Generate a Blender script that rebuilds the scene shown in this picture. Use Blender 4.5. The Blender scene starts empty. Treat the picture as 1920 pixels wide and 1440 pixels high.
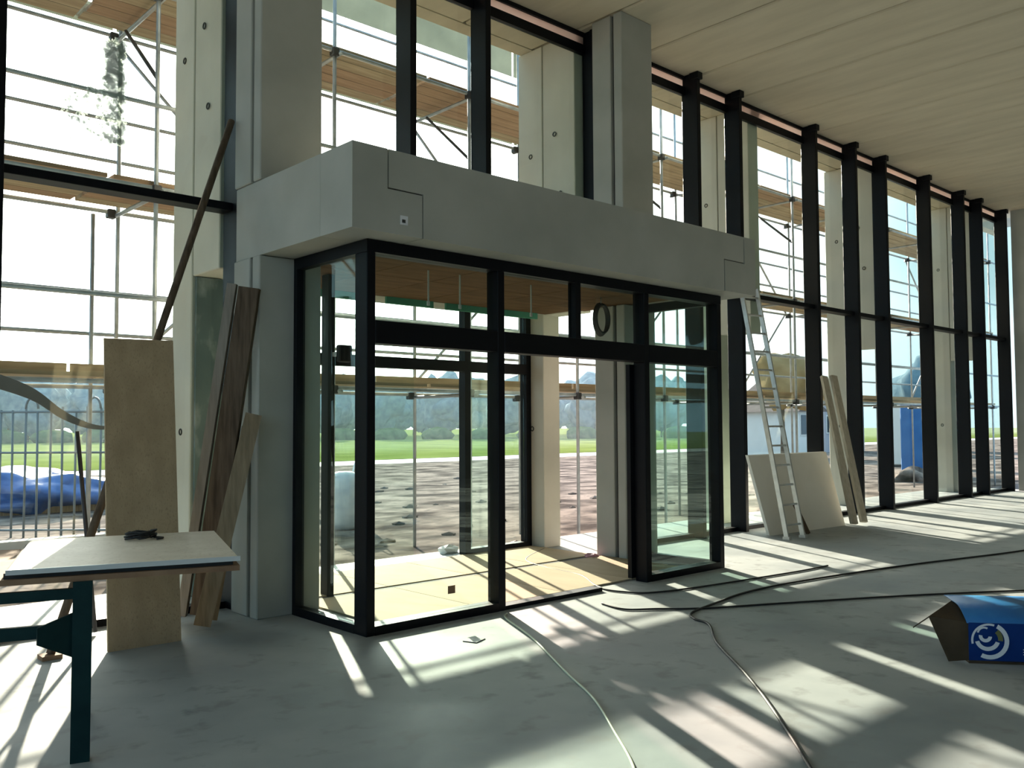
import bpy, bmesh, math, random
from mathutils import Vector, Matrix
random.seed(7)
sc = bpy.context.scene
COL = sc.collection

# ------------------------------------------------------------------ camera
YAW, PITCH, ROLL = 0.826715, 0.0462354, -0.0051248
fw = Vector((math.cos(YAW)*math.cos(PITCH), math.sin(YAW)*math.cos(PITCH), math.sin(PITCH)))
rt = Vector((math.sin(YAW), -math.cos(YAW), 0)); up = rt.cross(fw)
cr, sr = math.cos(ROLL), math.sin(ROLL)
r2 = cr*rt + sr*up; u2 = -sr*rt + cr*up
cam_d = bpy.data.cameras.new('camera'); cam = bpy.data.objects.new('camera', cam_d); COL.objects.link(cam)
m = Matrix.Identity(4)
for i in range(3):
    m[i][0], m[i][1], m[i][2] = r2[i], u2[i], -fw[i]
m[0][3], m[1][3], m[2][3] = 0, 0, 1.6
cam.matrix_world = m
cam_d.sensor_width = 36; cam_d.lens = 36*1666.7/1920; cam_d.clip_end = 2000
sc.camera = cam

# ------------------------------------------------------------------ sky, sun, exposure
SUN = Vector((0.47, 1.0, 0.36)).normalized()
w = bpy.data.worlds.new('sky'); sc.world = w; w.use_nodes = True
nt = w.node_tree; N = nt.nodes; Lk = nt.links
bg = N['Background']
tc = N.new('ShaderNodeTexCoord')
dot = N.new('ShaderNodeVectorMath'); dot.operation = 'DOT_PRODUCT'; dot.inputs[1].default_value = SUN
Lk.new(tc.outputs['Generated'], dot.inputs[0])
ramp = N.new('ShaderNodeValToRGB'); Lk.new(dot.outputs['Value'], ramp.inputs[0])
ramp.color_ramp.interpolation = 'EASE'
e = ramp.color_ramp.elements
e[0].position = 0.0; e[0].color = (0.52, 0.76, 1.0, 1)
e[1].position = 1.0; e[1].color = (6.0, 5.8, 5.4, 1)
n1 = e.new(0.72); n1.color = (0.38, 0.56, 0.61, 1)
n2 = e.new(0.86); n2.color = (1.15, 1.30, 1.32, 1)
Lk.new(ramp.outputs[0], bg.inputs[0]); bg.inputs[1].default_value = 1.0

sun_d = bpy.data.lights.new('sun', 'SUN'); sun_d.energy = 12.0; sun_d.angle = math.radians(0.6)
sun_d.color = (1.0, 0.83, 0.68)
sun_o = bpy.data.objects.new('sun', sun_d); COL.objects.link(sun_o)
sun_o.rotation_euler = SUN.to_track_quat('Z', 'Y').to_euler(); sun_o.location = SUN*60
sc.view_settings.view_transform = 'Standard'; sc.view_settings.look = 'None'
sc.view_settings.gamma = 1; sc.view_settings.use_curve_mapping = False
sc.view_settings.exposure = 0.85
cy = sc.cycles
cy.max_bounces = 10; cy.diffuse_bounces = 5; cy.glossy_bounces = 4; cy.transparent_max_bounces = 40
cy.caustics_reflective = False; cy.caustics_refractive = False
cy.sample_clamp_indirect = 6; cy.use_denoising = True

# ------------------------------------------------------------------ materials
def _mat(name):
    M = bpy.data.materials.new(name); M.use_nodes = True
    return M, M.node_tree, M.node_tree.nodes['Principled BSDF']

def plain(name, col, rough=0.6, metal=0.0, spec=0.5, trans=0):
    M, t, b = _mat(name)
    b.inputs['Base Color'].default_value = (*col, 1); b.inputs['Roughness'].default_value = rough
    b.inputs['Metallic'].default_value = metal; b.inputs['Specular IOR Level'].default_value = spec
    return M

def noisy(name, c1, c2, scale=4, rough=0.7, bump=0.1, stretch=(1, 1, 1), detail=6, c3=None, scale2=40, metal=0.0, r2=None, spec=0.15, pos=(0.3, 0.7), coord='Object'):
    """two-tone procedural colour with fine grain and relief"""
    M, t, b = _mat(name); nn, ll = t.nodes, t.links
    tcn = nn.new('ShaderNodeTexCoord'); mp = nn.new('ShaderNodeMapping'); mp.inputs['Scale'].default_value = stretch
    if coord == 'World':
        g = nn.new('ShaderNodeNewGeometry'); ll.new(g.outputs['Position'], mp.inputs[0])
    else:
        ll.new(tcn.outputs[coord], mp.inputs[0])
    n_ = nn.new('ShaderNodeTexNoise'); n_.inputs['Scale'].default_value = scale; n_.inputs['Detail'].default_value = detail
    ll.new(mp.outputs[0], n_.inputs['Vector'])
    r = nn.new('ShaderNodeValToRGB'); r.color_ramp.elements[0].position = pos[0]; r.color_ramp.elements[1].position = pos[1]
    r.color_ramp.elements[0].color = (*c1, 1); r.color_ramp.elements[1].color = (*c2, 1)
    ll.new(n_.outputs['Fac'], r.inputs[0])
    f = nn.new('ShaderNodeTexNoise'); f.inputs['Scale'].default_value = scale2; f.inputs['Detail'].default_value = 4
    ll.new(mp.outputs[0], f.inputs['Vector'])
    out = r.outputs[0]
    if c3:
        mx = nn.new('ShaderNodeMix'); mx.data_type = 'RGBA'
        r3 = nn.new('ShaderNodeValToRGB'); r3.color_ramp.elements[0].position = 0.55; r3.color_ramp.elements[1].position = 0.7
        ll.new(f.outputs['Fac'], r3.inputs[0]); ll.new(r3.outputs[0], mx.inputs['Factor'])
        ll.new(out, mx.inputs['A']); mx.inputs['B'].default_value = (*c3, 1); out = mx.outputs['Result']
    ll.new(out, b.inputs['Base Color'])
    b.inputs['Roughness'].default_value = rough; b.inputs['Metallic'].default_value = metal
    b.inputs['Specular IOR Level'].default_value = spec
    if r2 is not None:
        mr = nn.new('ShaderNodeMapRange'); mr.inputs['From Min'].default_value = 0.35; mr.inputs['From Max'].default_value = 0.65
        mr.inputs['To Min'].default_value = rough; mr.inputs['To Max'].default_value = r2
        ll.new(n_.outputs['Fac'], mr.inputs['Value']); ll.new(mr.outputs[0], b.inputs['Roughness'])
    if bump:
        bp = nn.new('ShaderNodeBump'); bp.inputs['Strength'].default_value = bump; bp.inputs['Distance'].default_value = 0.01
        ll.new(f.outputs['Fac'], bp.inputs['Height']); ll.new(bp.outputs[0], b.inputs['Normal'])
    return M

def glass(name, tint, refl=0.10):
    """thin pane: tinted straight-through light plus mirror reflection that grows at grazing angles"""
    M = bpy.data.materials.new(name); M.use_nodes = True; t = M.node_tree; nn, ll = t.nodes, t.links
    nn.remove(nn['Principled BSDF']); out = nn['Material Output']
    tr = nn.new('ShaderNodeBsdfTransparent'); tr.inputs[0].default_value = (*tint, 1)
    gl = nn.new('ShaderNodeBsdfGlossy'); gl.inputs['Roughness'].default_value = 0.0; gl.inputs[0].default_value = (0.9, 1.0, 0.97, 1)
    lw = nn.new('ShaderNodeLayerWeight'); lw.inputs['Blend'].default_value = 0.5
    pw = nn.new('ShaderNodeMath'); pw.operation = 'POWER'; pw.inputs[1].default_value = 4.5; ll.new(lw.outputs['Facing'], pw.inputs[0])
    ma = nn.new('ShaderNodeMath'); ma.operation = 'MULTIPLY_ADD'; ma.inputs[1].default_value = 0.9; ma.inputs[2].default_value = 0.04; ll.new(pw.outputs[0], ma.inputs[0])
    ml = nn.new('ShaderNodeMath'); ml.operation = 'MULTIPLY'; ml.inputs[1].default_value = refl
    ll.new(ma.outputs[0], ml.inputs[0])
    mx = nn.new('ShaderNodeMixShader'); ll.new(ml.outputs[0], mx.inputs[0]); ll.new(tr.outputs[0], mx.inputs[1]); ll.new(gl.outputs[0], mx.inputs[2])
    ll.new(mx.outputs[0], out.inputs[0])
    return M

def leafy(name, c1, c2, tr=0.5):
    M = bpy.data.materials.new(name); M.use_nodes = True; t = M.node_tree; nn, ll = t.nodes, t.links
    nn.remove(nn['Principled BSDF']); out = nn['Material Output']
    n_ = nn.new('ShaderNodeTexNoise'); n_.inputs['Scale'].default_value = 1.2; n_.inputs['Detail'].default_value = 6
    tcn = nn.new('ShaderNodeTexCoord'); ll.new(tcn.outputs['Object'], n_.inputs['Vector'])
    r = nn.new('ShaderNodeValToRGB'); r.color_ramp.elements[0].position = 0.35; r.color_ramp.elements[1].position = 0.65
    r.color_ramp.elements[0].color = (*c1, 1); r.color_ramp.elements[1].color = (*c2, 1); ll.new(n_.outputs['Fac'], r.inputs[0])
    d = nn.new('ShaderNodeBsdfDiffuse'); tl = nn.new('ShaderNodeBsdfTranslucent'); mx = nn.new('ShaderNodeMixShader'); mx.inputs[0].default_value = tr
    for s in (d, tl): ll.new(r.outputs[0], s.inputs[0])
    ll.new(d.outputs[0], mx.inputs[1]); ll.new(tl.outputs[0], mx.inputs[2]); ll.new(mx.outputs[0], out.inputs[0])
    return M

MT = {}
MT['floor'] = noisy('floor_concrete', (0.26, 0.295, 0.315), (0.43, 0.46, 0.465), scale=1.1, rough=0.55, r2=0.85, bump=0.12, spec=0.14, c3=(0.285, 0.305, 0.31), scale2=6, detail=8)
MT['ceiling'] = noisy('ceiling_concrete', (0.50, 0.46, 0.365), (0.62, 0.57, 0.455), scale=1.2, rough=0.85, bump=0.06, stretch=(3, .5, 1), scale2=20)
MT['concrete'] = noisy('pale_concrete', (0.36, 0.37, 0.335), (0.46, 0.465, 0.43), scale=1.4, rough=0.8, bump=0.08, scale2=25)
MT['concrete_warm'] = noisy('fin_concrete', (0.56, 0.54, 0.465), (0.68, 0.65, 0.565), scale=1.2, rough=0.8, bump=0.08, scale2=25)
MT['block_dark'] = noisy('bare_blockwork', (0.12, 0.115, 0.10), (0.20, 0.19, 0.165), scale=2, rough=0.9)
MT['concrete_pale'] = noisy('whitish_concrete', (0.62, 0.63, 0.57), (0.74, 0.75, 0.69), scale=1.5, rough=0.8)
MT['joint'] = plain('dark_joint', (0.04, 0.042, 0.042), 0.9)  # near-black for joints, sockets, a floor strip and the bench's painted shadow gap
MT['black'] = plain('black_powder_coat', (0.0035, 0.0045, 0.007), 0.45, spec=0.16)
MT['glass'] = glass('clear_glazing', (0.935, 0.985, 0.968), 0.75)
MT['glass_green'] = glass('green_glazing', (0.90, 0.97, 0.945), 1.0)
MT['pink'] = None
MT['osb'] = noisy('chipboard', (0.38, 0.285, 0.18), (0.50, 0.385, 0.25), scale=6, rough=0.8, bump=0.1, c3=(0.34, 0.255, 0.165), scale2=110, stretch=(1, 1, .45))
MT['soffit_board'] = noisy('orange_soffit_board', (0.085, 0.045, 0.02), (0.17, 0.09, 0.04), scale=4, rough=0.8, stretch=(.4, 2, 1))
MT['green_glow_board'] = noisy('green_glow_board', (0.06, 0.26, 0.18), (0.11, 0.36, 0.26), scale=4, rough=0.7)  # green colour stands in for glow at the soffit edge
MT['timber_dark'] = noisy('weathered_timber', (0.07, 0.05, 0.035), (0.16, 0.12, 0.085), scale=5, rough=0.8, stretch=(6, 6, .6), bump=0.15)
MT['timber_grey'] = noisy('grey_timber', (0.20, 0.18, 0.155), (0.32, 0.29, 0.25), scale=5, rough=0.8, stretch=(6, 6, .6), bump=0.15)
MT['timber_pale'] = noisy('pale_timber', (0.42, 0.37, 0.28), (0.56, 0.50, 0.40), scale=5, rough=0.8, stretch=(6, 6, .6), bump=0.15)
MT['timber'] = noisy('rough_sawn_timber', (0.20, 0.155, 0.10), (0.33, 0.26, 0.175), scale=5, rough=0.8, stretch=(6, 6, .6), bump=0.15)
MT['deck'] = noisy('scaffold_board', (0.30, 0.24, 0.16), (0.50, 0.41, 0.28), scale=3, rough=0.85, stretch=(.4, 5, 5), bump=0.1)
MT['deck_red'] = noisy('scaffold_board_red', (0.30, 0.20, 0.13), (0.44, 0.31, 0.21), scale=3, rough=0.85, stretch=(.4, 5, 5), bump=0.1)
MT['steel'] = noisy('galvanised_tube', (0.30, 0.33, 0.35), (0.48, 0.51, 0.53), scale=6, rough=0.45, metal=0.6, bump=0.02)
MT['steel_dark'] = plain('dark_steel', (0.05, 0.05, 0.055), 0.5, 0.5)
MT['alu'] = noisy('aluminium', (0.55, 0.56, 0.55), (0.72, 0.73, 0.72), scale=8, rough=0.38, metal=0.7, bump=0.02)
MT['white_board'] = noisy('white_board', (0.84, 0.81, 0.74), (0.90, 0.87, 0.81), scale=2, rough=0.8, bump=0.02)
MT['table_ply'] = noisy('table_plywood', (0.66, 0.59, 0.49), (0.78, 0.71, 0.61), scale=5, rough=0.5, bump=0.06, c3=(0.60, 0.52, 0.42))
MT['table_white'] = plain('white_laminate', (0.62, 0.65, 0.66), 0.35)
MT['brown_board'] = noisy('brown_board', (0.22, 0.13, 0.08), (0.33, 0.21, 0.13), scale=6, rough=0.8)
MT['teal'] = noisy('teal_paint', (0.004, 0.022, 0.025), (0.008, 0.038, 0.040), scale=6, rough=0.5)
MT['ply_floor'] = noisy('floor_plywood', (0.40, 0.33, 0.225), (0.48, 0.40, 0.28), scale=3, rough=0.8, bump=0.05, stretch=(1, .3, 1), spec=0.05)
MT['cable'] = plain('black_cable', (0.015, 0.015, 0.016), 0.6)
MT['cable_pale'] = plain('pale_cable', (0.50, 0.54, 0.42), 0.6)
MT['blue_print'] = noisy('blue_printed_card', (0.004, 0.03, 0.16), (0.007, 0.045, 0.22), scale=5, rough=0.4, bump=0.03)
MT['blue_light'] = noisy('blue_top_card', (0.03, 0.15, 0.42), (0.05, 0.22, 0.50), scale=5, rough=0.35, bump=0.03)
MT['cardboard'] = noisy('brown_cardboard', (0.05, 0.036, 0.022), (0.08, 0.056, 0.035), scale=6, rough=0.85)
MT['print_white'] = plain('white_print', (0.75, 0.77, 0.82), 0.5)
MT['print_olive'] = plain('olive_print', (0.16, 0.17, 0.06), 0.5)
MT['pink_film'] = plain('pink_film', (0.62, 0.30, 0.36), 0.4)
MT['white_paper'] = plain('white_paper', (0.78, 0.80, 0.78), 0.6)
MT['bag'] = noisy('woven_bag', (0.50, 0.58, 0.68), (0.70, 0.76, 0.82), scale=5, rough=0.7)
MT['gravel'] = noisy('site_gravel', (0.075, 0.065, 0.062), (0.30, 0.255, 0.23), scale=1.3, rough=1.0, bump=0.6, c3=(0.11, 0.10, 0.10), scale2=7, detail=10, coord='World', spec=0.0, pos=(0.36, 0.62), stretch=(.7, 1, 1))
MT['grass'] = noisy('field_grass', (0.115, 0.15, 0.045), (0.18, 0.225, 0.075), scale=.25, rough=1.0, bump=0.2, scale2=3, coord='World', spec=0.0)
MT['path'] = noisy('pale_path', (0.45, 0.43, 0.40), (0.60, 0.57, 0.53), scale=.6, rough=0.9, coord='World')
MT['paving'] = noisy('paving', (0.42, 0.38, 0.30), (0.55, 0.50, 0.40), scale=2, rough=0.9)
MT['pink'] = leafy('pink_insulation', (0.97, 0.82, 0.77), (1.0, 0.93, 0.90), .85)
MT['leaf_far'] = leafy('hazed_far_foliage', (0.16, 0.26, 0.33), (0.28, 0.40, 0.46))  # bluish distance haze is painted into the leaf colour
MT['leaf_mid'] = leafy('hedge_foliage', (0.06, 0.13, 0.05), (0.13, 0.22, 0.09))
MT['leaf_tan'] = leafy('tan_foliage', (0.30, 0.24, 0.13), (0.44, 0.37, 0.22))
MT['bark'] = plain('bark', (0.10, 0.08, 0.06), 0.9)
MT['wall_far'] = noisy('house_render', (0.34, 0.33, 0.38), (0.42, 0.41, 0.45), scale=1, rough=0.9)
MT['wall_white'] = noisy('white_render', (0.62, 0.63, 0.62), (0.70, 0.71, 0.70), scale=1, rough=0.9)
MT['roof_far'] = noisy('roof_tile', (0.10, 0.08, 0.08), (0.16, 0.13, 0.12), scale=3, rough=0.9)
MT['pane_far'] = plain('far_window', (0.03, 0.04, 0.05), 0.15)
MT['blue_metal'] = noisy('blue_cabin', (0.03, 0.12, 0.34), (0.05, 0.17, 0.42), scale=2, rough=0.5)
MT['tarp'] = noisy('blue_tarpaulin', (0.05, 0.11, 0.30), (0.10, 0.19, 0.44), scale=3, rough=0.45, bump=0.3)
MT['spatter'] = leafy('dried_plaster_spatter', (0.52, 0.58, 0.55), (0.62, 0.68, 0.65), .5)
_t = MT['spatter'].node_tree; _o = _t.nodes['Material Output']; _s = _o.inputs[0].links[0].from_socket
_tr = _t.nodes.new('ShaderNodeBsdfTransparent'); _mx = _t.nodes.new('ShaderNodeMixShader'); _mx.inputs[0].default_value = .64
_t.links.new(_tr.outputs[0], _mx.inputs[1]); _t.links.new(_s, _mx.inputs[2]); _t.links.new(_mx.outputs[0], _o.inputs[0])
MT['teal_shade_stain'] = noisy('stained_shade_sheet', (0.085, 0.12, 0.115), (0.15, 0.19, 0.18), scale=2.5, rough=0.8, c3=(0.30, 0.33, 0.31), scale2=5, stretch=(1, 1, .5))  # stains on a dark teal-grey that paints the leg face in shade
MT['sheeting'] = leafy('debris_sheeting', (0.30, 0.32, 0.27), (0.40, 0.42, 0.36), .5)
MT['fence'] = plain('painted_fence', (0.16, 0.20, 0.22), 0.6, 0.3)
MT['membrane'] = plain('grey_membrane', (0.15, 0.15, 0.155), 0.7)

# ------------------------------------------------------------------ helpers
def tag(o, label=None, cat=None, group=None, kind=None):
    if label: o['label'] = label
    if cat: o['category'] = cat
    if group: o['group'] = group
    if kind: o['kind'] = kind
    return o

def thing(name, loc, label, cat, group=None, kind=None):
    o = bpy.data.objects.new(name, None); COL.objects.link(o); o.location = loc; o.empty_display_size = .1
    return tag(o, label, cat, group, kind)

def put(name, me, loc=(0, 0, 0), parent=None):
    """link a mesh object whose world position is loc (parents are unrotated empties)"""
    o = bpy.data.objects.new(name, me); COL.objects.link(o)
    loc = Vector(loc)
    if parent is not None:
        o.parent = parent
        p = parent; off = Vector((0, 0, 0))
        while p is not None: off += p.location; p = p.parent
        loc = loc - off
    o.location = loc
    return o

_cache = {}
def box_mesh(dx, dy, dz, mat, bev=0.0):
    k = (round(dx, 4), round(dy, 4), round(dz, 4), mat, bev)
    if k in _cache: return _cache[k]
    bm = bmesh.new(); bmesh.ops.create_cube(bm, size=1)
    for v in bm.verts: v.co = Vector((v.co.x*dx, v.co.y*dy, (v.co.z+.5)*dz))
    if bev: bmesh.ops.bevel(bm, geom=bm.edges[:], offset=min(bev, dx/3, dy/3, dz/3), segments=1, affect='EDGES')
    me = bpy.data.meshes.new('box'); bm.to_mesh(me); bm.free(); me.materials.append(MT[mat]); _cache[k] = me
    return me

def box(name, x0, x1, y0, y1, z0, z1, mat, parent=None, bev=0.0):
    return put(name, box_mesh(x1-x0, y1-y0, z1-z0, mat, bev), ((x0+x1)/2, (y0+y1)/2, z0), parent)

def mesh(name, verts, faces, mat, parent=None, smooth=False, loc=None):
    vs = [Vector(v) for v in verts]
    if loc is None:
        loc = Vector(((min(v.x for v in vs)+max(v.x for v in vs))/2, (min(v.y for v in vs)+max(v.y for v in vs))/2, min(v.z for v in vs)))
    loc = Vector(loc)
    me = bpy.data.meshes.new(name); me.from_pydata([v-loc for v in vs], [], faces); me.update()
    bm = bmesh.new(); bm.from_mesh(me); bmesh.ops.recalc_face_normals(bm, faces=bm.faces[:]); bm.to_mesh(me); bm.free()
    for p in me.polygons: p.use_smooth = smooth
    me.materials.append(MT[mat])
    return put(name, me, loc, parent)

def prism(name, pts, axis, a0, a1, mat, parent=None):
    """extrude a 2-D outline: axis 'y' takes (x,z) points, 'x' takes (y,z), 'z' takes (x,y)"""
    f = {'y': lambda p, a: (p[0], a, p[1]), 'x': lambda p, a: (a, p[0], p[1]), 'z': lambda p, a: (p[0], p[1], a)}[axis]
    n = len(pts); v = [f(p, a0) for p in pts]+[f(p, a1) for p in pts]
    fc = [list(range(n)), list(range(2*n-1, n-1, -1))]+[[i, (i+1) % n, n+(i+1) % n, n+i] for i in range(n)]
    return mesh(name, v, fc, mat, parent)

def tube(name, pts, r, mat, parent=None, seg=8, closed=False, rad=None):
    pts = [Vector(p) for p in pts]; n = len(pts); V = []; F = []
    prev = None
    for i, p in enumerate(pts):
        if closed: d = pts[(i+1) % n]-pts[i-1]
        else: d = pts[min(i+1, n-1)]-pts[max(i-1, 0)]
        d.normalize()
        if prev is None:
            a = d.cross(Vector((0, 0, 1)))
            if a.length < 1e-3: a = d.cross(Vector((1, 0, 0)))
        else:
            a = prev-d*prev.dot(d)
        a.normalize(); b = d.cross(a); prev = a
        rr = rad[i] if rad else r
        for k in range(seg):
            t = 2*math.pi*k/seg; V.append(p+a*math.cos(t)*rr+b*math.sin(t)*rr)
    m_ = n if closed else n-1
    for i in range(m_):
        j = (i+1) % n
        for k in range(seg):
            F.append([i*seg+k, i*seg+(k+1) % seg, j*seg+(k+1) % seg, j*seg+k])
    if not closed: F += [list(range(seg)), list(range((n-1)*seg, n*seg))]
    return mesh(name, V, F, mat, parent, smooth=True)

def beam(name, p, q, wdt, thk, mat, parent=None, side=None):
    """rectangular bar from p to q; 'side' is the direction of its width"""
    p, q = Vector(p), Vector(q); d = (q-p).normalized()
    s = Vector(side) if side is not None else d.cross(Vector((0, 0, 1)))
    s = (s-d*s.dot(d)).normalized(); t = d.cross(s)
    V = []
    for c in (p, q):
        for a, b in ((-1, -1), (1, -1), (1, 1), (-1, 1)): V.append(c+s*a*wdt/2+t*b*thk/2)
    return mesh(name, V, [[0, 1, 2, 3], [7, 6, 5, 4]]+[[i, (i+1) % 4, 4+(i+1) % 4, 4+i] for i in range(4)], mat, parent)

def spline(pts, n=8):
    pts = [Vector(p) for p in pts]; out = []
    P = [pts[0]]+pts+[pts[-1]]
    for i in range(1, len(P)-2):
        for k in range(n):
            t = k/n; a, b, c, d = P[i-1], P[i], P[i+1], P[i+2]
            out.append(.5*((2*b)+(c-a)*t+(2*a-5*b+4*c-d)*t*t+(3*b-a-3*c+d)*t**3))
    out.append(pts[-1]); return out

# ================================================================== SETTING
HC = 6.65                      # ceiling
YG = 7.65                      # glass plane of the facade
XL, XR, YB = -4.18, 23.0, -9.0  # room limits
tag(box('floor', XL, XR+.4, YB, 9.0, -0.25, 0, 'floor'), 'grey concrete floor slab of the hall, dusty and sunlit', 'floor', kind='structure')
strip_floor = bpy.data.objects['floor']
box('floor_strip', 4.08, 8.17, 7.28, 7.35, 0.0, 0.008, 'joint', strip_floor)  # thin dark strip across the lobby floor

ceil = thing('ceiling', (0, 0, HC), 'precast concrete ceiling of long planks', 'ceiling', kind='structure')
x = 9.4-1.2*15
while x < XR+.4:
    box('ceiling_plank', x+.016, x+1.184, YB, 8.465, HC, HC+.22, 'ceiling', ceil, bev=.02); x += 1.2
box('slab_topping', XL-2, XR+3, YB, 8.75, HC+.222, HC+.5, 'concrete', ceil)
tag(box('wall_right', XR, XR+.35, YB, 7.39, 0, HC, 'concrete'), 'concrete end wall at the far right', 'wall', kind='structure')
tag(box('wall_back', XL, XR, YB-.3, YB, 0, HC, 'block_dark'), 'concrete wall behind the viewer', 'wall', kind='structure')
wl = thing('wall_left', (XL, 0, 0), 'glazed gable wall left of the viewer', 'wall', kind='structure')
yy = YB
while yy < 7.3:
    box('mullion', XL-.25, XL, yy-.04, yy+.04, 0, HC-.002, 'black', wl)
    y2 = min(yy+2.04, 7.36)
    if y2-yy > .3:
        box('pane', XL-.24, XL-.228, yy+.04, y2-.04, .06, 3.53, 'glass', wl); box('pane', XL-.24, XL-.228, yy+.04, y2-.04, 3.60, HC-.14, 'glass', wl)
        box('transom', XL-.25, XL-.10, yy+.04, y2-.04, 3.53, 3.60, 'black', wl)
        box('head', XL-.25, XL-.10, yy+.04, y2-.04, HC-.14, HC-.003, 'black', wl); box('sill', XL-.25, XL-.10, yy+.04, y2-.04, 0, .06, 'black', wl)
    yy += 2.04

MW, MD, MY = .08, .25, 7.40    # mullion width, depth, inner face
def mullion(par, xr, z0, z1, bracket=True):
    o = box('mullion', xr-MW, xr, MY, YG+.02, z0, z1, 'black', par, bev=.006)
    if bracket: box('bracket', xr-MW-.02, xr+.02, MY-.03, MY+.12, HC-.10, HC-.002, 'black', o, bev=.005)
    return o
def glaze(par, xs, z0, z1, transom=None, gl='glass', head=True):
    """panes, sill, transom and head between successive mullion right edges"""
    for a, b in zip(xs[:-1], xs[1:]):
        l, r = a, b-MW
        if r-l < .05: continue
        if transom:
            box('pane', l, r, YG, YG+.012, z0+.06, transom, gl, par)
            box('pane', l, r, YG, YG+.012, transom+.07, z1, gl, par)
            box('transom', l, r, YG-.17, YG+.02, transom, transom+.07, 'black', par, bev=.005)
        else:
            box('pane', l, r, YG, YG+.012, z0+.06, z1, gl, par)
        box('sill', l, r, YG-.10, YG+.02, z0, z0+.06, 'black', par)
        if head:
            box('head', l, r, YG-.04, YG+.02, z1, z1+.12, 'black', par)
            box('insulation_strip', l, r, YG, YG+.003, z1+.12, z1+.235, 'pink', par)
            box('closer_trim', l, r, YG-.03, YG+.02, z1+.235, HC-.003, 'black', par)
ZH, ZT = 6.36, 3.53
win1 = thing('window_1', (0, YG, 0), 'tall black framed glazing left of the entrance lobby', 'window', kind='structure')
xs = [-4.26, -4.1, -2.18, -.26, 1.66, 3.58]
for q in xs[1:]: mullion(win1, q, 0, HC-.002)
glaze(win1, xs, 0, ZH, ZT)
win2 = thing('window_2', (6, YG, 3.69), 'black framed clerestory glazing above the lobby lintel', 'window', kind='structure')
xs = [3.58, 5.48, 6.52, 8.40]
for q in xs[1:]: mullion(win2, q, 3.70, HC-.002)
glaze(win2, xs, 3.70, ZH)
win3 = thing('window_3', (15, YG, 0), 'long row of black mullioned glazing right of the lobby', 'window', kind='structure')
xs = [8.40, 8.86, 10.52, 11.59, 13.87, 15.29, 16.48, 18.45, 20.23, 21.25, 22.80]
for q in xs[1:]: mullion(win3, q, 0, HC-.002)
glaze(win3, xs[1:], 0, ZH, ZT)

# outer overhang beam and concrete fins beyond the glass
tag(box('slab_edge', XL-2, XR+3, 8.47, 8.70, HC, HC+.22, 'ceiling'), 'concrete edge strip of the overhanging slab outside the glazing', 'slab edge', kind='structure')
FX = [(-1.25, 'left of the far left mullion'), (3.47, 'left of the lobby'), (8.19, 'right of the lobby doors'), (12.2, 'behind the ladder'), (16.6, 'beyond the leaning timbers'), (21.5, 'near the end wall')]
for X, where in FX:
    t = thing('concrete_fin', (X+.15, 8.4, 0), 'pale concrete fin with open leg outside, '+where, 'pillar', 'concrete fins outside the glazing', kind='structure')
    box('fin_leg', X, X+.30, 8.285, 8.74, 0, HC-.003, 'concrete_warm', t, bev=.008); box('fin_wall', X+.008, X+.292, 7.70, 8.275, 3.04, HC-.003, 'concrete_warm', t, bev=.008)
    for (yy, zz) in ((7.95, 4.6), (8.5, 5.2), (8.05, 5.4), (8.5, 1.55)):
        tube('lifting_socket', [(X-.004, yy+.028*math.cos(a*math.pi/5), zz+.028*math.sin(a*math.pi/5)) for a in range(10)], .007, 'joint', t, seg=6, closed=True)
ip = thing('stained_shade_sheet', (3.7, 8.25, 0), 'stained teal-grey sheet added to darken the shaded outer fin face left of the lobby', 'sheet')
box('sheet', 3.50, 4.05, 8.235, 8.272, 0, 3.03, 'teal_shade_stain', ip)  # added sheet; its dark colour stands in for shade on the fin leg
for X, where in ((3.47, 'left'), (8.19, 'right')):
    t = thing('concrete_pier', (X+.295, 7.1, 0), 'square concrete pier at the %s side of the lobby' % where, 'pillar', 'piers carrying the lobby lintel', kind='structure')
    for z0, z1 in ((0, 3.045), (3.695, HC-.003)):
        box('pier_shaft', X, X+.59, 6.90, 7.03, z0, z1, 'concrete', t, bev=.008)
        box('pier_shaft', X, X+.59, 7.08, 7.38, z0, z1, 'concrete', t, bev=.008)
        box('pier_joint', X+.05, X+.57, 7.03, 7.08, z0, z1, 'joint', t)

# lobby roof and its interlocking precast lintel
roof = thing('lobby_roof', (6.1, 6.5, 3.05), 'grey precast concrete lintel and roof over the glass lobby', 'lintel', kind='structure')
Z0, Z1 = 3.05, 3.69
prism('lintel_block', [(3.49, Z0), (4.125, Z0), (4.125, 3.385), (3.80, 3.385), (3.80, Z1), (3.49, Z1)], 'y', 5.50, 5.95, 'concrete', roof)
prism('lintel_beam', [(4.137, Z0), (8.215, Z0), (8.215, 3.40), (8.60, 3.40), (8.60, Z1), (3.812, Z1), (3.812, 3.397), (4.137, 3.397)], 'y', 5.503, 5.95, 'concrete', roof)
prism('lintel_block', [(8.227, Z0), (8.83, Z0), (8.83, Z1), (8.612, Z1), (8.612, 3.388), (8.227, 3.388)], 'y', 5.50, 5.95, 'concrete', roof)
box('joint_filler', 3.6, 8.7, 5.52, 5.93, Z0+.01, Z1-.01, 'joint', roof)
box('lintel_return', 3.49, 3.95, 5.952, 7.38, Z0, Z1, 'concrete', roof)
box('lintel_return', 8.37, 8.83, 5.952, 7.38, Z0, Z1, 'concrete', roof)
box('roof_deck', 3.95, 8.37, 5.955, 8.25, 3.42, 3.60, 'concrete', roof)
box('outer_fascia', 3.775, 8.185, 8.28, 8.74, 3.05, 3.69, 'concrete', roof)
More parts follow.
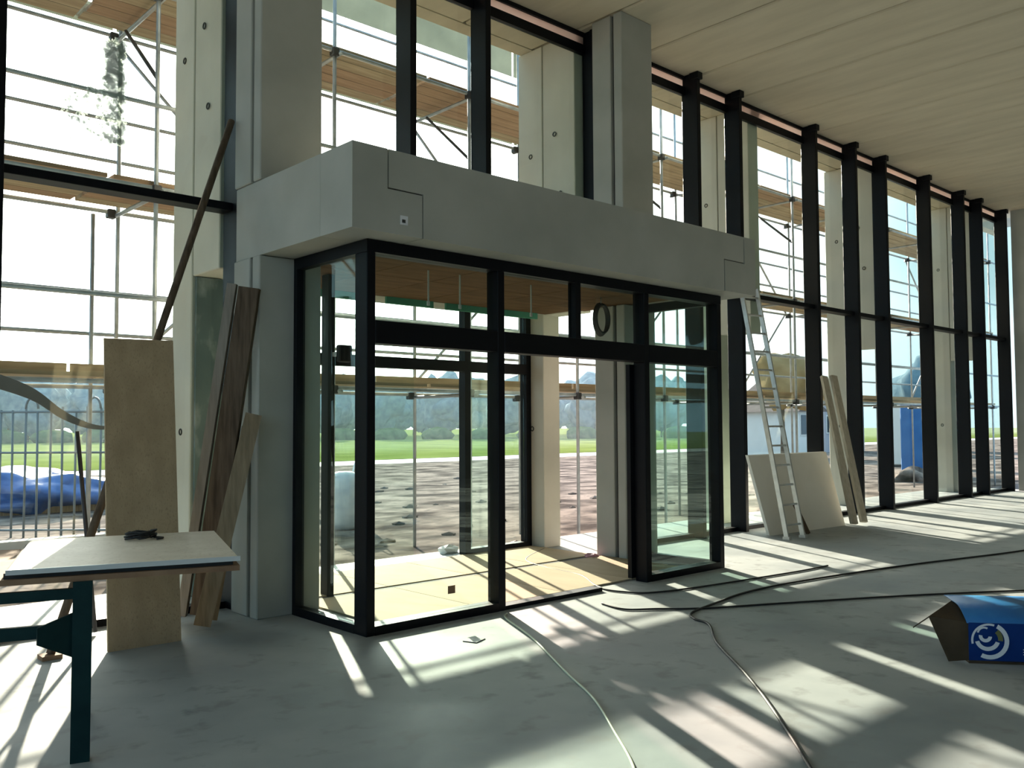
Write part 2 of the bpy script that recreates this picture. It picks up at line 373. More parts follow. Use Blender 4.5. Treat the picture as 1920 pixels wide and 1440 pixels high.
for k, xx in enumerate([3.96+.735*i for i in range(6)]):
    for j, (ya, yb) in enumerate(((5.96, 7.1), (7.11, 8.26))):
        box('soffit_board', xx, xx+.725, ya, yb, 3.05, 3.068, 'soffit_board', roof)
for k in range(5):
    box('green_glow_board', 3.98+.85*k, 3.98+.85*k+.66, 8.235, 8.268, 2.975, 3.05, 'green_glow_board', roof)  # added strips, coloured as the green glow behind the soffit edge
sk = put('lifting_mark', box_mesh(.07, .004, .07, 'print_white'), (3.95, 5.497, 3.13), roof)
put('lifting_mark', box_mesh(.03, .005, .025, 'joint'), (3.945, 5.494, 3.145), roof)

# loose plywood protection sheets on the lobby floor
for i in range(4):
    for j, (ya, yb) in enumerate(((5.97, 7.26), (7.37, 8.50))):
        xa = 4.09+i*1.02
        wh = ('first', 'second', 'third', 'fourth')[i]
        tag(box('plywood_sheet', xa, xa+1.012, ya, yb, .001, .016, 'ply_floor'), '%s cream plywood sheet from the left, %s row of the lobby floor' % (wh, ('doorway', 'outer')[j]), 'sheet', 'plywood sheets on the lobby floor')
# ---- inner glass screen of the lobby
YV, DV = 5.76, .15
d1 = thing('door_1', (6.1, YV, 0), 'black framed glass lobby screen with open doorway', 'door', kind='structure')
ZD0, ZD1, ZHd = 2.24, 2.42, 2.95
for a, b in ((3.79, 3.87), (5.14, 5.22), (7.15, 7.23), (8.44, 8.52)):
    box('post', a, b, YV, YV+(.17 if a < 4 else DV), 0, ZHd, 'black', d1, bev=.005)
box('head', 3.79, 8.52, YV, YV+DV, ZHd, 3.045, 'black', d1)
for a, b in ((3.87, 5.14), (5.22, 7.15), (7.23, 8.44)):
    box('transom', a, b, YV, YV+DV, ZD0, ZD1, 'black', d1, bev=.004)
box('mullion', 6.13, 6.20, YV, YV+.10, ZD1, ZHd, 'black', d1)
box('sill', 3.87, 5.14, YV, YV+DV, 0, .07, 'black', d1)
box('sill', 7.23, 8.44, YV, YV+DV, 0, .07, 'black', d1)
box('door_track', 5.22, 6.48, YV+.01, YV+.13, 0, .035, 'black', d1)
for a, b, z0, z1 in ((3.87, 5.14, .07, ZD0), (7.23, 8.44, .07, ZD0), (3.87, 5.14, ZD1, ZHd), (5.22, 6.13, ZD1, ZHd), (6.20, 7.15, ZD1, ZHd), (7.23, 8.44, ZD1, ZHd)):
    box('pane', a, b, YV+.06, YV+.078, z0, z1, 'glass_green', d1)
lf = box('sliding_leaf', 7.10, 7.17, YV+.16, YV+.21, .03, ZD0-.02, 'black', d1)
for xx, xm in ((3.79, 3.83), (8.44, 8.48)):
    box('side_sill', xx, xx+.08, YV+.17, 6.84, 0, .07, 'black', d1)
    box('side_head', xx, xx+.08, YV+.15, 6.84, ZHd, 3.045, 'black', d1)
    box('side_post', xx, xx+.08, 6.84, 6.895, 0, 3.045, 'black', d1)
    box('side_pane', xm-.009, xm+.009, YV+.17, 6.84, .07, ZHd, 'glass_green', d1)
put('sticker', box_mesh(.075, .004, .065, 'brown_board'), (4.66, YV+.054, .21), d1)

# ---- outer screen
YO = 8.52
d2 = thing('door_2', (6.1, YO, 0), 'outer black framed glass doors of the lobby towards the site', 'door', kind='structure')
for a, b in ((3.78, 3.86), (7.05, 7.14), (8.10, 8.185)):
    box('post', a, b, YO, YO+.12, 0, 3.045, 'black', d2)
box('transom', 3.86, 7.05, YO, YO+.12, 2.27, 2.40, 'black', d2)
box('transom', 7.14, 8.10, YO, YO+.12, 2.27, 2.40, 'black', d2)
box('sill', 7.14, 8.10, YO, YO+.12, 0, .07, 'black', d2)
box('pane', 7.14, 8.10, YO+.05, YO+.065, .07, 2.27, 'glass_green', d2)
box('pane', 7.14, 8.10, YO+.05, YO+.065, 2.40, 3.04, 'glass', d2)
box('pane', 3.86, 7.05, YO+.05, YO+.065, 2.40, 3.04, 'glass', d2)
box('sliding_pane', 4.9, 6.28, YO+.02, YO+.035, .03, 2.27, 'glass', d2)
jp = thing('jamb_post', (4.44, 7.42, 0), 'slim black steel post beside the left lobby pier', 'post', kind='structure')
box('post', 4.41, 4.48, 7.36, 7.48, 0, 3.045, 'black', jp)
fl = thing('floodlight', (4.50, 7.22, 2.25), 'small black floodlight on the slim post inside the lobby', 'light')
box('lamp_body', 4.42, 4.56, 7.17, 7.24, 2.20, 2.36, 'black', fl, bev=.01)
box('bracket', 4.45, 4.48, 7.24, 7.355, 2.26, 2.30, 'alu', fl)

# ================================================================== OUTSIDE GROUND
tag(box('ground', -60, 140, 9.0, 34, -.5, -.15, 'gravel'), 'muddy gravel ground of the building site', 'ground', kind='structure')
tag(box('side_ground', -60, XL-.35, -40, 9.0, -.5, -.15, 'gravel'), 'gravel ground outside the left gable', 'ground', kind='structure')
tag(box('site_path', -60, 160, 34, 38, -.5, -.14, 'path'), 'pale path beyond the gravel', 'path', kind='structure')
tag(box('field', -150, 320, 38, 330, -.5, -.12, 'grass'), 'green grass field beyond the site', 'field', kind='structure')
tag(box('kerb', 1.5, 4.9, 14.0, 14.25, -.15, 0.0, 'path'), 'pale concrete kerb lying before the site fence', 'kerb')
clods = []
while len(clods) < 60:
    xx = random.uniform(5, 20); yy = random.uniform(11.2, 16) if len(clods) < 42 else random.uniform(16, 27); s = random.uniform(.05, .15)
    if any(abs(xx-a) < .75 and abs(yy-b) < .6 for a, b in clods) or (xx < 7.5 and yy > 12.6) or (abs(xx-8.24) < 1 and abs(yy-13.2) < 1): continue
    clods.append((xx, yy))
    bm = bmesh.new(); bmesh.ops.create_icosphere(bm, subdivisions=1, radius=1)
    for v in bm.verts: v.co *= random.uniform(.75, 1.2); v.co = Vector((v.co.x*s*1.5, v.co.y*s, v.co.z*s*.5))
    me = bpy.data.meshes.new('clod'); bm.to_mesh(me); bm.free(); me.materials.append(MT['gravel'])
    o = put('earth_clod', me, (xx, yy, -.15))
    tag(o, 'lump of grey earth lying on the gravel', 'clod', 'earth clods on the site')

# ================================================================== SCAFFOLD
sca = thing('scaffold', (9, 9.8, 0), 'steel tube scaffold with timber board decks outside the glazing', 'scaffold')
YN, YF = 9.13, 10.48
lifts = (2.10, 4.10, 6.15)
XA, XB = -4.96, 27
xs_n = [3.44+2.1*k for k in range(-4, 12)]
for q in xs_n:
    tube('standard', [(q, YN, -.15), (q, YN, 8.5)], .024, 'steel', sca)
    tube('standard', [(q+.08, YF, -.15), (q+.08, YF, 8.5)], .024, 'steel', sca)
    for z in lifts:
        tube('transom_tube', [(q+.05, YN-.1, z-.09), (q+.05, YF+.1, z-.09)], .024, 'steel', sca)
        for yy in (YN, YF):
            box('coupler', q-.045, q+.045, yy-.05, yy+.05, z-.12, z-.02, 'steel_dark', sca, bev=.01)
tube('standard', [(3.25, YF, -.15), (3.25, YF, 4.0)], .024, 'steel', sca)
for z in lifts:
    for yy in (YN, YF):
        tube('ledger', [(XA, yy, z-.05), (XB, yy, z-.05)], .024, 'steel', sca)
    for dz in (.55, 1.03):
        tube('guard_rail', [(XA, YF+.05, z+dz), (XB, YF+.05, z+dz)], .022, 'steel', sca)
    tube('guard_rail', [(XA, YN-.05, z+.80), (XB, YN-.05, z+.80)], .024, 'steel', sca)
    for i in range(8):
        x0 = XA+3.99*i
        for j in range(5):
            y0 = 9.19+.245*j
            mt = 'deck_red' if random.random() < (.35 if z > 3 else .1) else 'deck'
            o = box('deck_board', x0+random.uniform(0, .03), x0+3.95, y0, y0+.228, z, z+.04, mt, sca)
        box('toe_board', x0, x0+3.95, YF-.075, YF-.04, z+.045, z+.20, 'deck', sca)
for i in range(6):
    box('debris_sheet', 3.5+2.1*(i-2), 5.56+2.1*(i-2), YF+.09, YF+.094, 6.20, 6.46, 'sheeting', sca); box('debris_sheet', 3.5+2.1*(i-2), 5.56+2.1*(i-2), YF+.09, YF+.094, 7.33, 8.4, 'sheeting', sca)
for i in range(0, 15, 2):
    q = xs_n[i]
    tube('brace', [(q, YF+.06, 2.1), (q+2.1, YF+.06, 4.1)], .022, 'steel', sca)
    tube('brace', [(q+2.1, YF+.06, 4.1), (q, YF+.06, 6.1)], .022, 'steel', sca)
    tube('knee_brace', [(q, YN, 5.2), (q, YF-.4, 6.02)], .022, 'steel_dark', sca)

# ================================================================== INSIDE THINGS
# --- workbench
A = Vector((2.09, 4.37, 0)); B = Vector((2.49, 5.55, 0)); uu = (B-A).normalized(); vv = Vector((-uu.y, uu.x, 0))
L_, W_ = 1.04, (B-A).length; ZTb = .93
wb = thing('workbench', tuple(A+vv*.5+uu*.6), 'site workbench with pale plywood top on teal steel trestle', 'workbench')
def quad(p, l, w_, z0, z1, name, mat):
    c = [p, p+vv*l, p+vv*l+uu*w_, p+uu*w_]
    return prism(name, [(q.x, q.y) for q in c], 'z', z0, z1, mat, wb)
quad(A, L_, W_, ZTb-.018, ZTb, 'worktop', 'table_ply')
quad(A-uu*.012-vv*.012, L_+.02, .012, ZTb-.022, ZTb+.002, 'worktop_edging', 'table_white')
quad(A+vv*.02+uu*.03, L_, W_-.1, ZTb-.045, ZTb-.018, 'shadow_gap_board', 'joint')  # dark filler added; its colour paints the shadow gap below the worktop
quad(A-uu*.005-vv*.01, L_+.3, W_-.05, ZTb-.072, ZTb-.045, 'under_board', 'brown_board')
LG = A+vv*.72+uu*.01
def leg(p, wd=.085):
    return beam('leg', (p.x, p.y, 0), (p.x, p.y, ZTb-.072), wd, wd*.7, 'teal', wb, side=vv)
leg(LG); leg(LG+uu*.75, .05); leg(LG+vv*.95); leg(LG+vv*.95+uu*.75, .05)
for zz, tk in ((.80, .05), (.63, .06)):
    beam('cross_rail', (*(LG)[:2], zz), (*(LG+vv*.95)[:2], zz), tk, .03, 'teal', wb, side=(0, 0, 1))
beam('end_rail', (*(LG)[:2], .70), (*(LG+uu*.75)[:2], .70), .05, .03, 'teal', wb, side=(0, 0, 1))
g0 = LG-uu*.028
prism('gusset', [(g0.x, .72), (g0.x+vv.x*.20, .66), (g0.x+vv.x*.20, .58), (g0.x, .48)], 'y', 0, .012, 'teal', wb).location = Vector((g0.x+vv.x*.10, g0.y+vv.y*.1, .48))-wb.location
cw = thing('cable_coil', tuple(A+uu*.98+vv*.44+Vector((0, 0, ZTb))), 'small coil of dark cable lying on the workbench top', 'cable')
cc = A+uu*.98+vv*.44
pts = []
for k in range(66):
    a = k*2*math.pi/16; rr = .062+.012*math.sin(k*1.7)
    pts.append((cc.x+rr*1.25*math.cos(a), cc.y+rr*math.sin(a), ZTb+.008+.010*(k/16)+.004*math.sin(k*2.1)))
tube('winding', pts, .0065, 'cable', cw, seg=6)
tube('loose_end', spline([(cc.x+.07, cc.y-.02, ZTb+.009), (cc.x+.1, cc.y-.08, ZTb+.009), (cc.x+.05, cc.y-.12, ZTb+.009)], 5), .0065, 'cable', cw, seg=6)

# --- chipboard sheet leaning by the glass
cb = thing('chipboard_sheet', (2.48, 6.85, 0), 'tall brown chipboard sheet leaning upright behind the workbench', 'board')
V = [(2.215, 6.66, 0), (2.735, 6.64, 0), (2.795, 7.02, 2.285), (2.275, 7.03, 2.275)]
mesh('sheet', V+[(a, b+.022, c+.003) for a, b, c in V], [[0, 1, 2, 3], [7, 6, 5, 4], [0, 1, 5, 4], [1, 2, 6, 5], [2, 3, 7, 6], [3, 0, 4, 7]], 'osb', cb)
# --- raking prop
pr_ = thing('raking_prop', (1.86, 6.77, 0), 'long thin raking prop from floor up to black mullion', 'prop')
tube('prop_tube', [(1.87, 6.78, .03), (3.43, 7.37, 4.30)], .030, 'timber_dark', pr_)
box('foot_plate', 1.80, 1.93, 6.71, 6.83, 0, .03, 'brown_board', pr_)
tag(tube('steel_bar', [(2.33, 7.30, .02), (2.19, 7.35, 1.57)], .016, 'steel_dark'), 'dark steel bar leaning against the left glazing', 'bar')
# --- long planks against the pier
def plank(name, p, q, wd, th, mat, side, label):
    o = beam(name, p, q, wd, th, mat, None, side); return tag(o, label, 'plank')
plank('timber_plank', (3.13, 7.20, .05), (3.40, 6.93, 2.76), .17, .075, 'timber_dark', (.75, -.66, 0), 'longest dark weathered plank leaning on the left pier')
plank('timber_plank', (3.00, 7.28, .05), (3.28, 7.00, 2.79), .075, .06, 'timber_grey', (.75, -.66, 0), 'grey edge-on timber along the longest dark plank')
plank('timber_plank', (2.98, 6.84, .04), (3.38, 6.80, 1.70), .13, .05, 'timber', (.9, -.4, 0), 'short pale timber leaning on the left pier')
plank('timber_plank', (3.13, 7.00, .04), (3.41, 6.98, 1.60), .08, .05, 'timber', (.9, -.3, 0), 'short timber batten behind the short pale timber')

# --- white board, ladder and timbers at the right glazing
wbd = thing('insulation_board', (12.5, 7.05, 0), 'large off-white board leaning on the mullions behind the ladder', 'board')
V = [(11.36, 6.92, 0), (13.36, 6.80, 0), (13.80, 7.33, 1.13), (11.50, 7.34, 1.13)]
mesh('sheet', V+[(a, b+.05, c+.008) for a, b, c in V], [[0, 1, 2, 3], [7, 6, 5, 4], [0, 1, 5, 4], [1, 2, 6, 5], [2, 3, 7, 6], [3, 0, 4, 7]], 'white_board', wbd)
ld = thing('ladder', (11.34, 6.5, 0), 'aluminium ladder leaning on the glazing right of the lobby', 'ladder')
b0, b1, t0, t1 = Vector((11.16, 6.53, 0)), Vector((11.52, 6.49, 0)), Vector((11.36, 7.33, 3.62)), Vector((11.72, 7.29, 3.62))
for a, b in ((b0, t0), (b1, t1)):
    st = beam('stile', a, b, .065, .028, 'alu', ld, side=(0, -1, .3))
    box('rubber_foot', a.x-.03, a.x+.03, a.y-.05, a.y+.05, 0, .04, 'alu', st)
for k in range(13):
    t = (k+.7)/13.2
    tube('rung', [b0.lerp(t0, t), b1.lerp(t1, t)], .016, 'alu', ld, seg=6)
plank('timber_plank', (13.25, 6.60, .05), (13.78, 7.33, 2.38), .13, .05, 'timber_pale', (.9, -.2, 0), 'pale timber leaning at the right edge of the white board')
plank('timber_plank', (13.57, 6.60, .05), (14.10, 7.33, 2.40), .13, .05, 'timber_pale', (.9, -.2, 0), 'pale timber furthest right of the leaning pair')
tag(beam('timber_offcut', (11.86, 6.60, .02), (11.95, 6.86, .42), .06, .04, 'timber_dark', None, (1, 0, 0)), 'short dark offcut leaning against the white board', 'offcut')

# --- cables on the floor
def cable(pts, r, mat, label):
    return tag(tube('floor_cable', spline([(a, b, r+.001) for a, b in pts], 10), r, mat, seg=6), label, 'cable')
cable([(5.10, 5.62), (4.97, 5.48), (4.66, 4.85), (4.18, 4.04), (3.90, 3.55), (3.57, 3.11), (3.25, 2.71), (2.9, 2.4)], .008, 'cable_pale', 'thin pale cable running from the door post towards the viewer')
cable([(14.5, 3.5), (11.99, 3.94), (10.04, 4.4), (8.27, 4.7), (7.4, 4.75), (6.76, 4.66), (6.25, 4.56), (6.07, 4.41), (5.98, 4.2), (5.53, 3.82), (5.0, 3.25), (4.54, 2.79), (3.84, 2.15), (3.4, 1.8)], .010, 'cable', 'dark cable making a tight bend on the open floor')
cable([(6.0, 5.35), (5.95, 5.05), (6.15, 4.87), (6.52, 4.57), (7.22, 4.21), (8.43, 3.55), (9.6, 2.8)], .009, 'cable', 'dark cable running behind the blue carton')
cable([(8.1, 8.2), (7.3, 7.7), (7.05, 7.1), (6.95, 6.5), (6.6, 5.95), (6.55, 5.6), (6.9, 5.3), (8.6, 5.05), (9.4, 5.0)], .009, 'cable', 'dark cable snaking out through the lobby doorway')

# --- blue carton
bx = thing('blue_carton', (6.5, 2.3, 0), 'blue printed carton with open brown end on the floor', 'carton')
# long axis runs to the right of the frame and slightly away; its front faces the viewer
ax = Vector((.62, -.785, 0)).normalized(); dp = Vector((ax.y*-1, ax.x, 0)).normalized()
O = Vector((6.30, 2.36, 0)); Lb, Wb, Hb = .70, .46, .27
def P(a, b, c): q = O+ax*a+dp*b; return (q.x, q.y, c)
mesh('front_panel', [P(0, 0, .02), P(Lb, 0, .02), P(Lb, -.01, Hb), P(0, -.012, Hb), P(0, .008, .02), P(Lb, .008, .02), P(Lb, .0, Hb), P(0, 0, Hb)],
     [[0, 1, 2, 3], [7, 6, 5, 4], [0, 1, 5, 4], [1, 2, 6, 5], [2, 3, 7, 6], [3, 0, 4, 7]], 'blue_print', bx)
V = []; Fc = []
nT = 9
for k in range(nT):
    s = k/(nT-1); zz = Hb+.06*math.sin(math.pi*s*.9)+.07*s
    for a in (-.01, Lb): V.append(P(a, Wb*s-.01*(1-s), zz+(.012*math.sin(7*s+a*9))))
for k in range(nT-1): Fc.append([2*k, 2*k+1, 2*k+3, 2*k+2])
o = mesh('top_flap', V, Fc, 'blue_light', bx, smooth=True); sm = o.modifiers.new('thickness', 'SOLIDIFY'); sm.thickness = .006
prism_pts = [P(.10, Wb, 0), P(Lb, Wb, 0), P(Lb, Wb, Hb+.05), P(.10, Wb, Hb+.05)]
mesh('rear_panel', prism_pts+[(a+dp.x*.006, b+dp.y*.006, c) for a, b, c in prism_pts], [[0, 1, 2, 3], [7, 6, 5, 4], [0, 1, 5, 4], [1, 2, 6, 5], [2, 3, 7, 6], [3, 0, 4, 7]], 'blue_print', bx)
prism('base_panel', [P(0, 0, 0)[:2], P(Lb, 0, 0)[:2], P(Lb, Wb, 0)[:2], P(0, Wb, 0)[:2]], 'z', 0, .012, 'cardboard', bx)
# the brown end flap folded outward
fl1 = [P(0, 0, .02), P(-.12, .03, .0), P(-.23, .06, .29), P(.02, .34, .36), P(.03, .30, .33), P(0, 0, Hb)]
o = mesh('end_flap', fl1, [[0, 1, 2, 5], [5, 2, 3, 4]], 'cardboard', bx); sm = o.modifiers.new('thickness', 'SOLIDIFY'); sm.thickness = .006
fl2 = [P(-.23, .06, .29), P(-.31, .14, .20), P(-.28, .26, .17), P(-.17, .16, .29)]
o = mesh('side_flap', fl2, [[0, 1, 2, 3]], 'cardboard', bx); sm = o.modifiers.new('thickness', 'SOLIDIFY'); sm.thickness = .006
# printed emblem: broken ring with curved stripes on the front panel
def onface(a, z): q = O+ax*a+dp*(-.014); return (q.x, q.y, z)
def arc(cx, cz, r, a0, a1, wd, mat, n=18):
    V = []; F = []
    for k in range(n+1):
        t = math.radians(a0+(a1-a0)*k/n)
        for rr in (r-wd/2, r+wd/2): V.append(onface(cx+rr*math.cos(t), cz+rr*math.sin(t)))
    for k in range(n): F.append([2*k, 2*k+1, 2*k+3, 2*k+2])
    o = mesh('emblem_stripe', V, F, mat, bx); sm = o.modifiers.new('thickness', 'SOLIDIFY'); sm.thickness = .002
ec, ez = .125, .155
arc(ec, ez, .108, -118, 62, .028, 'print_white'); arc(ec, ez, .106, 72, 192, .013, 'print_white')
arc(ec-.012, ez+.012, .066, -165, -18, .026, 'print_white'); arc(ec-.024, ez+.03, .030, -190, -5, .022, 'print_white')
arc(ec, ez+.01, .070, -8, 48, .030, 'print_olive'); arc(ec-.03, ez+.045, .040, 60, 170, .012, 'print_white')
for i in range(3):
    for j in range(4): arc(.34+.05*j, .055+.016*i, .016, 60, 120, .005, 'print_white', 4)
# --- small litter
for (px, py, sz, mat, nm, lb, ct) in (
    (7.98, 8.68, .10, 'pink_film', 'plastic_film', 'crumpled pink film at foot of the outer fin leg', 'film'),
    (8.02, 7.31, .08, 'pink_film', 'plastic_film', 'crumpled pink film at foot of the right pier', 'film'),
    (7.05, 8.85, .12, 'white_paper', 'crumpled_paper', 'white crumpled paper by the outer door post', 'paper')):
    bm = bmesh.new(); bmesh.ops.create_icosphere(bm, subdivisions=2, radius=1)
    for v in bm.verts: v.co = Vector((v.co.x*sz*1.3, v.co.y*sz*.9, max(0, (v.co.z+.3))*sz*.6))*random.uniform(.75, 1.15)
    me = bpy.data.meshes.new(nm); bm.to_mesh(me); bm.free(); me.materials.append(MT[mat])
    tag(put(nm, me, (px, py, 0)), lb, ct)
tag(prism('cover_plate', [(4.28, 5.05), (4.41, 5.10), (4.37, 5.21), (4.24, 5.16)], 'z', 0, .006, 'steel_dark'), 'small dark square plate on floor before the lobby glass', 'plate')
hc = thing('hose_coil', (7.55, 6.72, 2.55), 'dark coiled hose hanging inside above the doorway', 'hose')
for k in range(4):
    tube('winding', [(7.56+.012*k+.11*math.cos(a*math.pi/10), 6.72+.025*(k-1.5), 2.80+(.16+.008*k)*math.sin(a*math.pi/10)) for a in range(20)], .014, 'cable', hc, seg=6, closed=True)
tube('hanger', [(7.57, 6.72, 2.96), (7.57, 6.72, 3.05)], .006, 'steel', hc, seg=6)
for (hx, hy, wh) in ((5.02, 6.6, 'leftmost of the three'), (5.40, 6.6, 'middle one of the three'), (6.35, 6.6, 'rightmost of the three')):
    o = thing('reflection_sliver', (hx, hy, 2.75), 'white strap standing in for a reflection under the lobby soffit, '+wh, 'sliver', 'white reflection slivers under the soffit')
    box('sliver', hx-.008, hx+.008, hy-.003, hy+.003, 2.76, 3.05, 'white_paper', o)  # thin white pieces added in place of a pale reflection
    box('sliver_end', hx-.014, hx+.014, hy-.006, hy+.006, 2.72, 2.76, 'white_paper', o)

# ================================================================== SITE BEYOND
def blob(name, c, r, mat, parent, seed, sub=3, amp=.35):
    rnd = random.Random(seed); bm = bmesh.new(); bmesh.ops.create_icosphere(bm, subdivisions=sub, radius=1)
    ph = [(Vector((rnd.uniform(-1, 1), rnd.uniform(-1, 1), rnd.uniform(-1, 1))).normalized(), rnd.uniform(3, 9), rnd.uniform(0, 6)) for _ in range(9)]
    for v in bm.verts:
        n_ = v.co.normalized(); s = 1+amp*sum(math.sin(n_.dot(d)*f+p) for d, f, p in ph)/4.5+rnd.uniform(-.06, .06)
        v.co = Vector((n_.x*r[0], n_.y*r[1], n_.z*r[2]))*s
    me = bpy.data.meshes.new(name); bm.to_mesh(me); bm.free(); me.materials.append(MT[mat])
    for p_ in me.polygons: p_.use_smooth = True
    return put(name, me, c, parent)
def tree(x, y, h, wd, mat, label, group, seed):
    t = thing('tree', (x, y, -.12), label, 'tree', group)
    tube('trunk', [(x, y, -.12), (x+.1, y, h*.5)], .02*h, 'bark', t, rad=[.025*h, .012*h])
    rnd = random.Random(seed)
    blob('crown', (x, y, h*.58), (wd*.5, wd*.5, h*.42), mat, t, seed)
    blob('crown', (x+rnd.uniform(-.3, .3)*wd, y+rnd.uniform(-.2, .2)*wd, h*.42), (wd*.4, wd*.4, h*.3), mat, t, seed+50)
import math as _m
def polar(px, d):
    """a place at distance d along the bearing of a view column"""
    a = YAW-_m.atan((px-960)/1666.7); return d*_m.cos(a), d*_m.sin(a)
k = 0
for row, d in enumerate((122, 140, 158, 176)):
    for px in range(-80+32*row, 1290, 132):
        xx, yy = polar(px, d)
        tree(xx, yy, random.uniform(7.2, 8.6)+.7*row, random.uniform(6.0, 6.8), 'leaf_far', 'haze-tinted tree in the far tree line', 'far tree line', 100+k); k += 1
for px in range(-80, 1320, 90):
    xx, yy = polar(px, 112)
    o = thing('hedge', (xx, yy, -.12), 'low dark green hedge section at the far field edge', 'hedge', 'hedge along the field')
    blob('hedge_foliage', (xx, yy, .4), (2.2, 2.0, 1.0), 'leaf_mid', o, 300+px, sub=2, amp=.15)
xx, yy = polar(1466, 36); t = thing('tree', (xx, yy, -.14), 'tan leaved tree seen behind the ladder', 'tree')
tube('trunk', [(xx, yy, -.14), (xx+.05, yy, 2.8)], .1, 'bark', t, rad=[.11, .06])
blob('crown', (xx, yy, 3.35), (1.05, 1.0, 1.0), 'leaf_tan', t, 900); blob('crown', (xx+.7, yy-.4, 2.75), (.75, .7, .6), 'leaf_tan', t, 951)
xx, yy = polar(1738, 62); tree(xx, yy, 5.4, 4.2, 'leaf_far', 'haze-tinted tree behind the blue cabin', None, 901)

def house(px, d, w_, dep, h, label, wm, seed):
    xx, yy = polar(px, d); t = thing('house', (xx, yy, -.14), label, 'building')
    box('walls', xx-w_/2, xx+w_/2, yy-dep/2, yy+dep/2, -.14, h, wm, t)
    prism('roof', [(xx-w_/2-.3, h), (xx+w_/2+.3, h), (xx, h+w_*.28)], 'y', yy-dep/2-.2, yy+dep/2+.2, 'roof_far', t)
    for i in range(3):
        for z in (1.0, ):
            wn = box('window', xx-w_/2+.6+i*(w_-1.2)/2-.45, xx-w_/2+.6+i*(w_-1.2)/2+.45, yy-dep/2-.03, yy-dep/2, z, z+1.1, 'wall_white', t)
            box('pane', xx-w_/2+.6+i*(w_-1.2)/2-.38, xx-w_/2+.6+i*(w_-1.2)/2+.38, yy-dep/2-.05, yy-dep/2-.03, z+.07, z+1.03, 'pane_far', t)
house(1500, 60, 5, 6, 2.9, 'grey rendered house with dark roof behind the white board', 'wall_far', 1)
house(1452, 48, 2.4, 4, 2.2, 'small white outbuilding behind the ladder', 'wall_white', 2)
def cabin(px, d, w_, dep, h, mat, label, ct):
    xx, yy = polar(px, d); t = thing('site_cabin', (xx, yy, -.15), label, ct)
    box('shell', xx-w_/2, xx+w_/2, yy-dep/2, yy+dep/2, -.05, h, mat, t, bev=.03)
    box('door', xx-w_*.3, xx+w_*.1, yy-dep/2-.02, yy-dep/2, .05, h-.3, 'wall_far', t)
    box('roof_cap', xx-w_/2-.04, xx+w_/2+.04, yy-dep/2-.04, yy+dep/2+.04, h, h+.10, 'wall_white', t)
    for s in (-1, 1): box('skid', xx+s*w_*.35-.08, xx+s*w_*.35+.08, yy-dep/2, yy+dep/2, -.15, -.05, 'steel_dark', t)
cabin(1726, 33, 1.0, 1.0, 2.3, 'blue_metal', 'blue portable site cabin seen between the far mullions', 'cabin')
cabin(1690, 39, 1.0, 1.0, 2.5, 'wall_white', 'pale site cabin beside the blue one', 'cabin')
tr_ = thing('rubble_heap', (*polar(1712, 30), -.15), 'low heap of brown rubble before the blue cabin', 'rubble')
blob('heap', (*polar(1712, 30), -.12), (1.2, .5, .34), 'gravel', tr_, 77, sub=3, amp=.5)

# bulk bag
bg_ = thing('bulk_bag', (8.24, 13.2, -.15), 'white woven bulk bag standing on the gravel', 'bag')
xx, yy = 8.24, 13.2
V = []; F = []
prof = [(.26, 0), (.33, .1), (.35, .35), (.34, .6), (.30, .82), (.22, .92), (.12, .97)]
for i, (r, z) in enumerate(prof):
    for k in range(16):
        a = 2*math.pi*k/16; rr = r*(1+.12*abs(math.cos(2*a)))*(1+.07*math.sin(5*a+i)+.05*math.sin(9*a+2.3*i)); V.append((xx+rr*math.cos(a), yy+rr*math.sin(a), -.15+z))
for i in range(len(prof)-1):
    for k in range(16): F.append([i*16+k, i*16+(k+1) % 16, (i+1)*16+(k+1) % 16, (i+1)*16+k])
F += [list(range(16)), list(range((len(prof)-1)*16, len(prof)*16))]
mesh('bag_body', V, F, 'bag', bg_, smooth=True)
for s in (-1, 1):
    tube('lifting_loop', spline([(xx+s*.25, yy-.1, .70), (xx+s*.27, yy-.04, .95), (xx+s*.25, yy+.06, .95), (xx+s*.22, yy+.1, .72)], 6), .016, 'bag', bg_, seg=6)

# site fence with upright bars
fn = thing('site_fence', (4.5, 15.2, -.15), 'site fence of thin upright bars with looped tops', 'fence')
f0, f1 = Vector((2.6, 17.0, -.15)), Vector((6.4, 13.4, -.15)); nb = 27
for k in range(nb):
    p = f0.lerp(f1, k/(nb-1)); h_ = 2.05+.05*math.sin(k*2.3)
    tube('bar', [p, p+Vector((.02*math.sin(k*3.1), 0, h_))], .018, 'fence', fn, seg=6)
for zz in (.12, 1.35, 2.0):
    tube('rail', [f0+Vector((0, 0, zz)), f1+Vector((0, 0, zz))], .02, 'fence', fn, seg=6)
for k in (4, 9, 14, 19):
    p = f0.lerp(f1, k/(nb-1)); q = f0.lerp(f1, (k+1)/(nb-1)); c_ = (p+q)/2; hw = (q-p)/2
    tube('loop', [c_+hw*math.cos(a*math.pi/8)+Vector((0, 0, 2.05+.18*math.sin(a*math.pi/8))) for a in range(9)], .018, 'fence', fn, seg=6)
# tarpaulin stack
ts = thing('tarpaulin_stack', (5.4, 20.5, -.15), 'low stack covered by a blue tarpaulin beyond the fence', 'stack')
blob('tarpaulin', (5.2, 20.6, .28), (1.7, 1.1, .48), 'tarp', ts, 41, sub=4, amp=.25)
box('pallet', 3.8, 6.6, 19.9, 21.3, -.15, -.02, 'timber', ts)
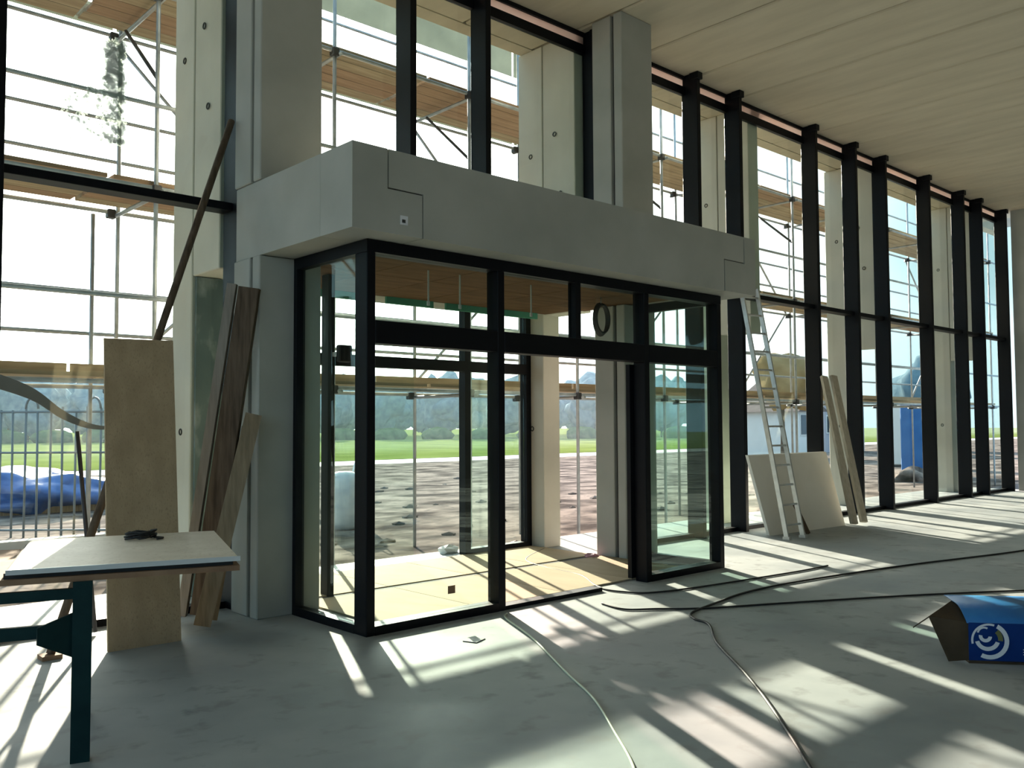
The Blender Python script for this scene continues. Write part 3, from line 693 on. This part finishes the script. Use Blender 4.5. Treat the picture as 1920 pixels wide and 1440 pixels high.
# sagging membrane strip on the scaffold
sg = spline([(1.7, 9.05, 2.12), (2.25, 9.02, 1.93), (2.55, 9.0, 1.72), (2.8, 9.0, 1.61), (3.05, 9.0, 1.59)], 6)
V = []; F = []
for i, p in enumerate(sg):
    s = i/(len(sg)-1); hh = .14*(1-s)+.015
    for dy, dz in ((-.01, -hh/2), (-.01, hh/2), (.01, hh/2), (.01, -hh/2)): V.append((p.x, p.y+dy, p.z+dz))
for i in range(len(sg)-1):
    for k in range(4): F.append([i*4+k, i*4+(k+1) % 4, (i+1)*4+(k+1) % 4, (i+1)*4+k])
F += [[0, 1, 2, 3], [len(V)-4+q for q in range(4)]]
tag(mesh('membrane_strip', V, F, 'membrane'), 'grey membrane strip sagging from the scaffold at far left', 'membrane')

# dried plaster spatter on the upper left pane
rnd = random.Random(5); V = []; F = []
def flake(cx, cz, r):
    n_ = rnd.randint(5, 8); b = len(V)
    for k in range(n_):
        a = 2*math.pi*k/n_; rr = r*rnd.uniform(.4, 1.25); V.append((cx+rr*math.cos(a), YG-.006, cz+rr*math.sin(a)))
    F.append(list(range(b, b+n_)))
for k in range(760):
    t = rnd.random()
    cz = 3.97+.86*t
    half = .14+.34*math.exp(-((t-.28)/.22)**2)
    cx = 2.60-half*rnd.random()**(.95 if t > .45 else 1.15)+rnd.gauss(0, .012)
    flake(min(cx, 2.615), cz+rnd.gauss(0, .02), rnd.uniform(.008, .028)*(1.25 if cx > 2.45 else .8))
for k in range(40): flake(2.2+rnd.gauss(0, .10), 4.12+rnd.gauss(0, .12), rnd.uniform(.006, .014))
o = mesh('plaster_spatter', V, F, 'spatter', win1); sm = o.modifiers.new('thickness', 'SOLIDIFY'); sm.thickness = .003
tag(o, 'pale dried plaster spatter on the glass', kind='stuff')

# thin morning haze over the field
hz = bpy.data.materials.new('field_haze'); hz.use_nodes = True; t = hz.node_tree
t.nodes.remove(t.nodes['Principled BSDF']); vs = t.nodes.new('ShaderNodeVolumeScatter')
vs.inputs['Color'].default_value = (0.70, 0.88, 1.0, 1); vs.inputs['Density'].default_value = 0.003; vs.inputs['Anisotropy'].default_value = 0.35
t.links.new(vs.outputs[0], t.nodes['Material Output'].inputs['Volume'])
MT['haze'] = hz
tag(box('haze', -150, 320, 43, 60, -.11, 20, 'haze'), 'thin pale haze over the grass field', 'haze', kind='stuff')
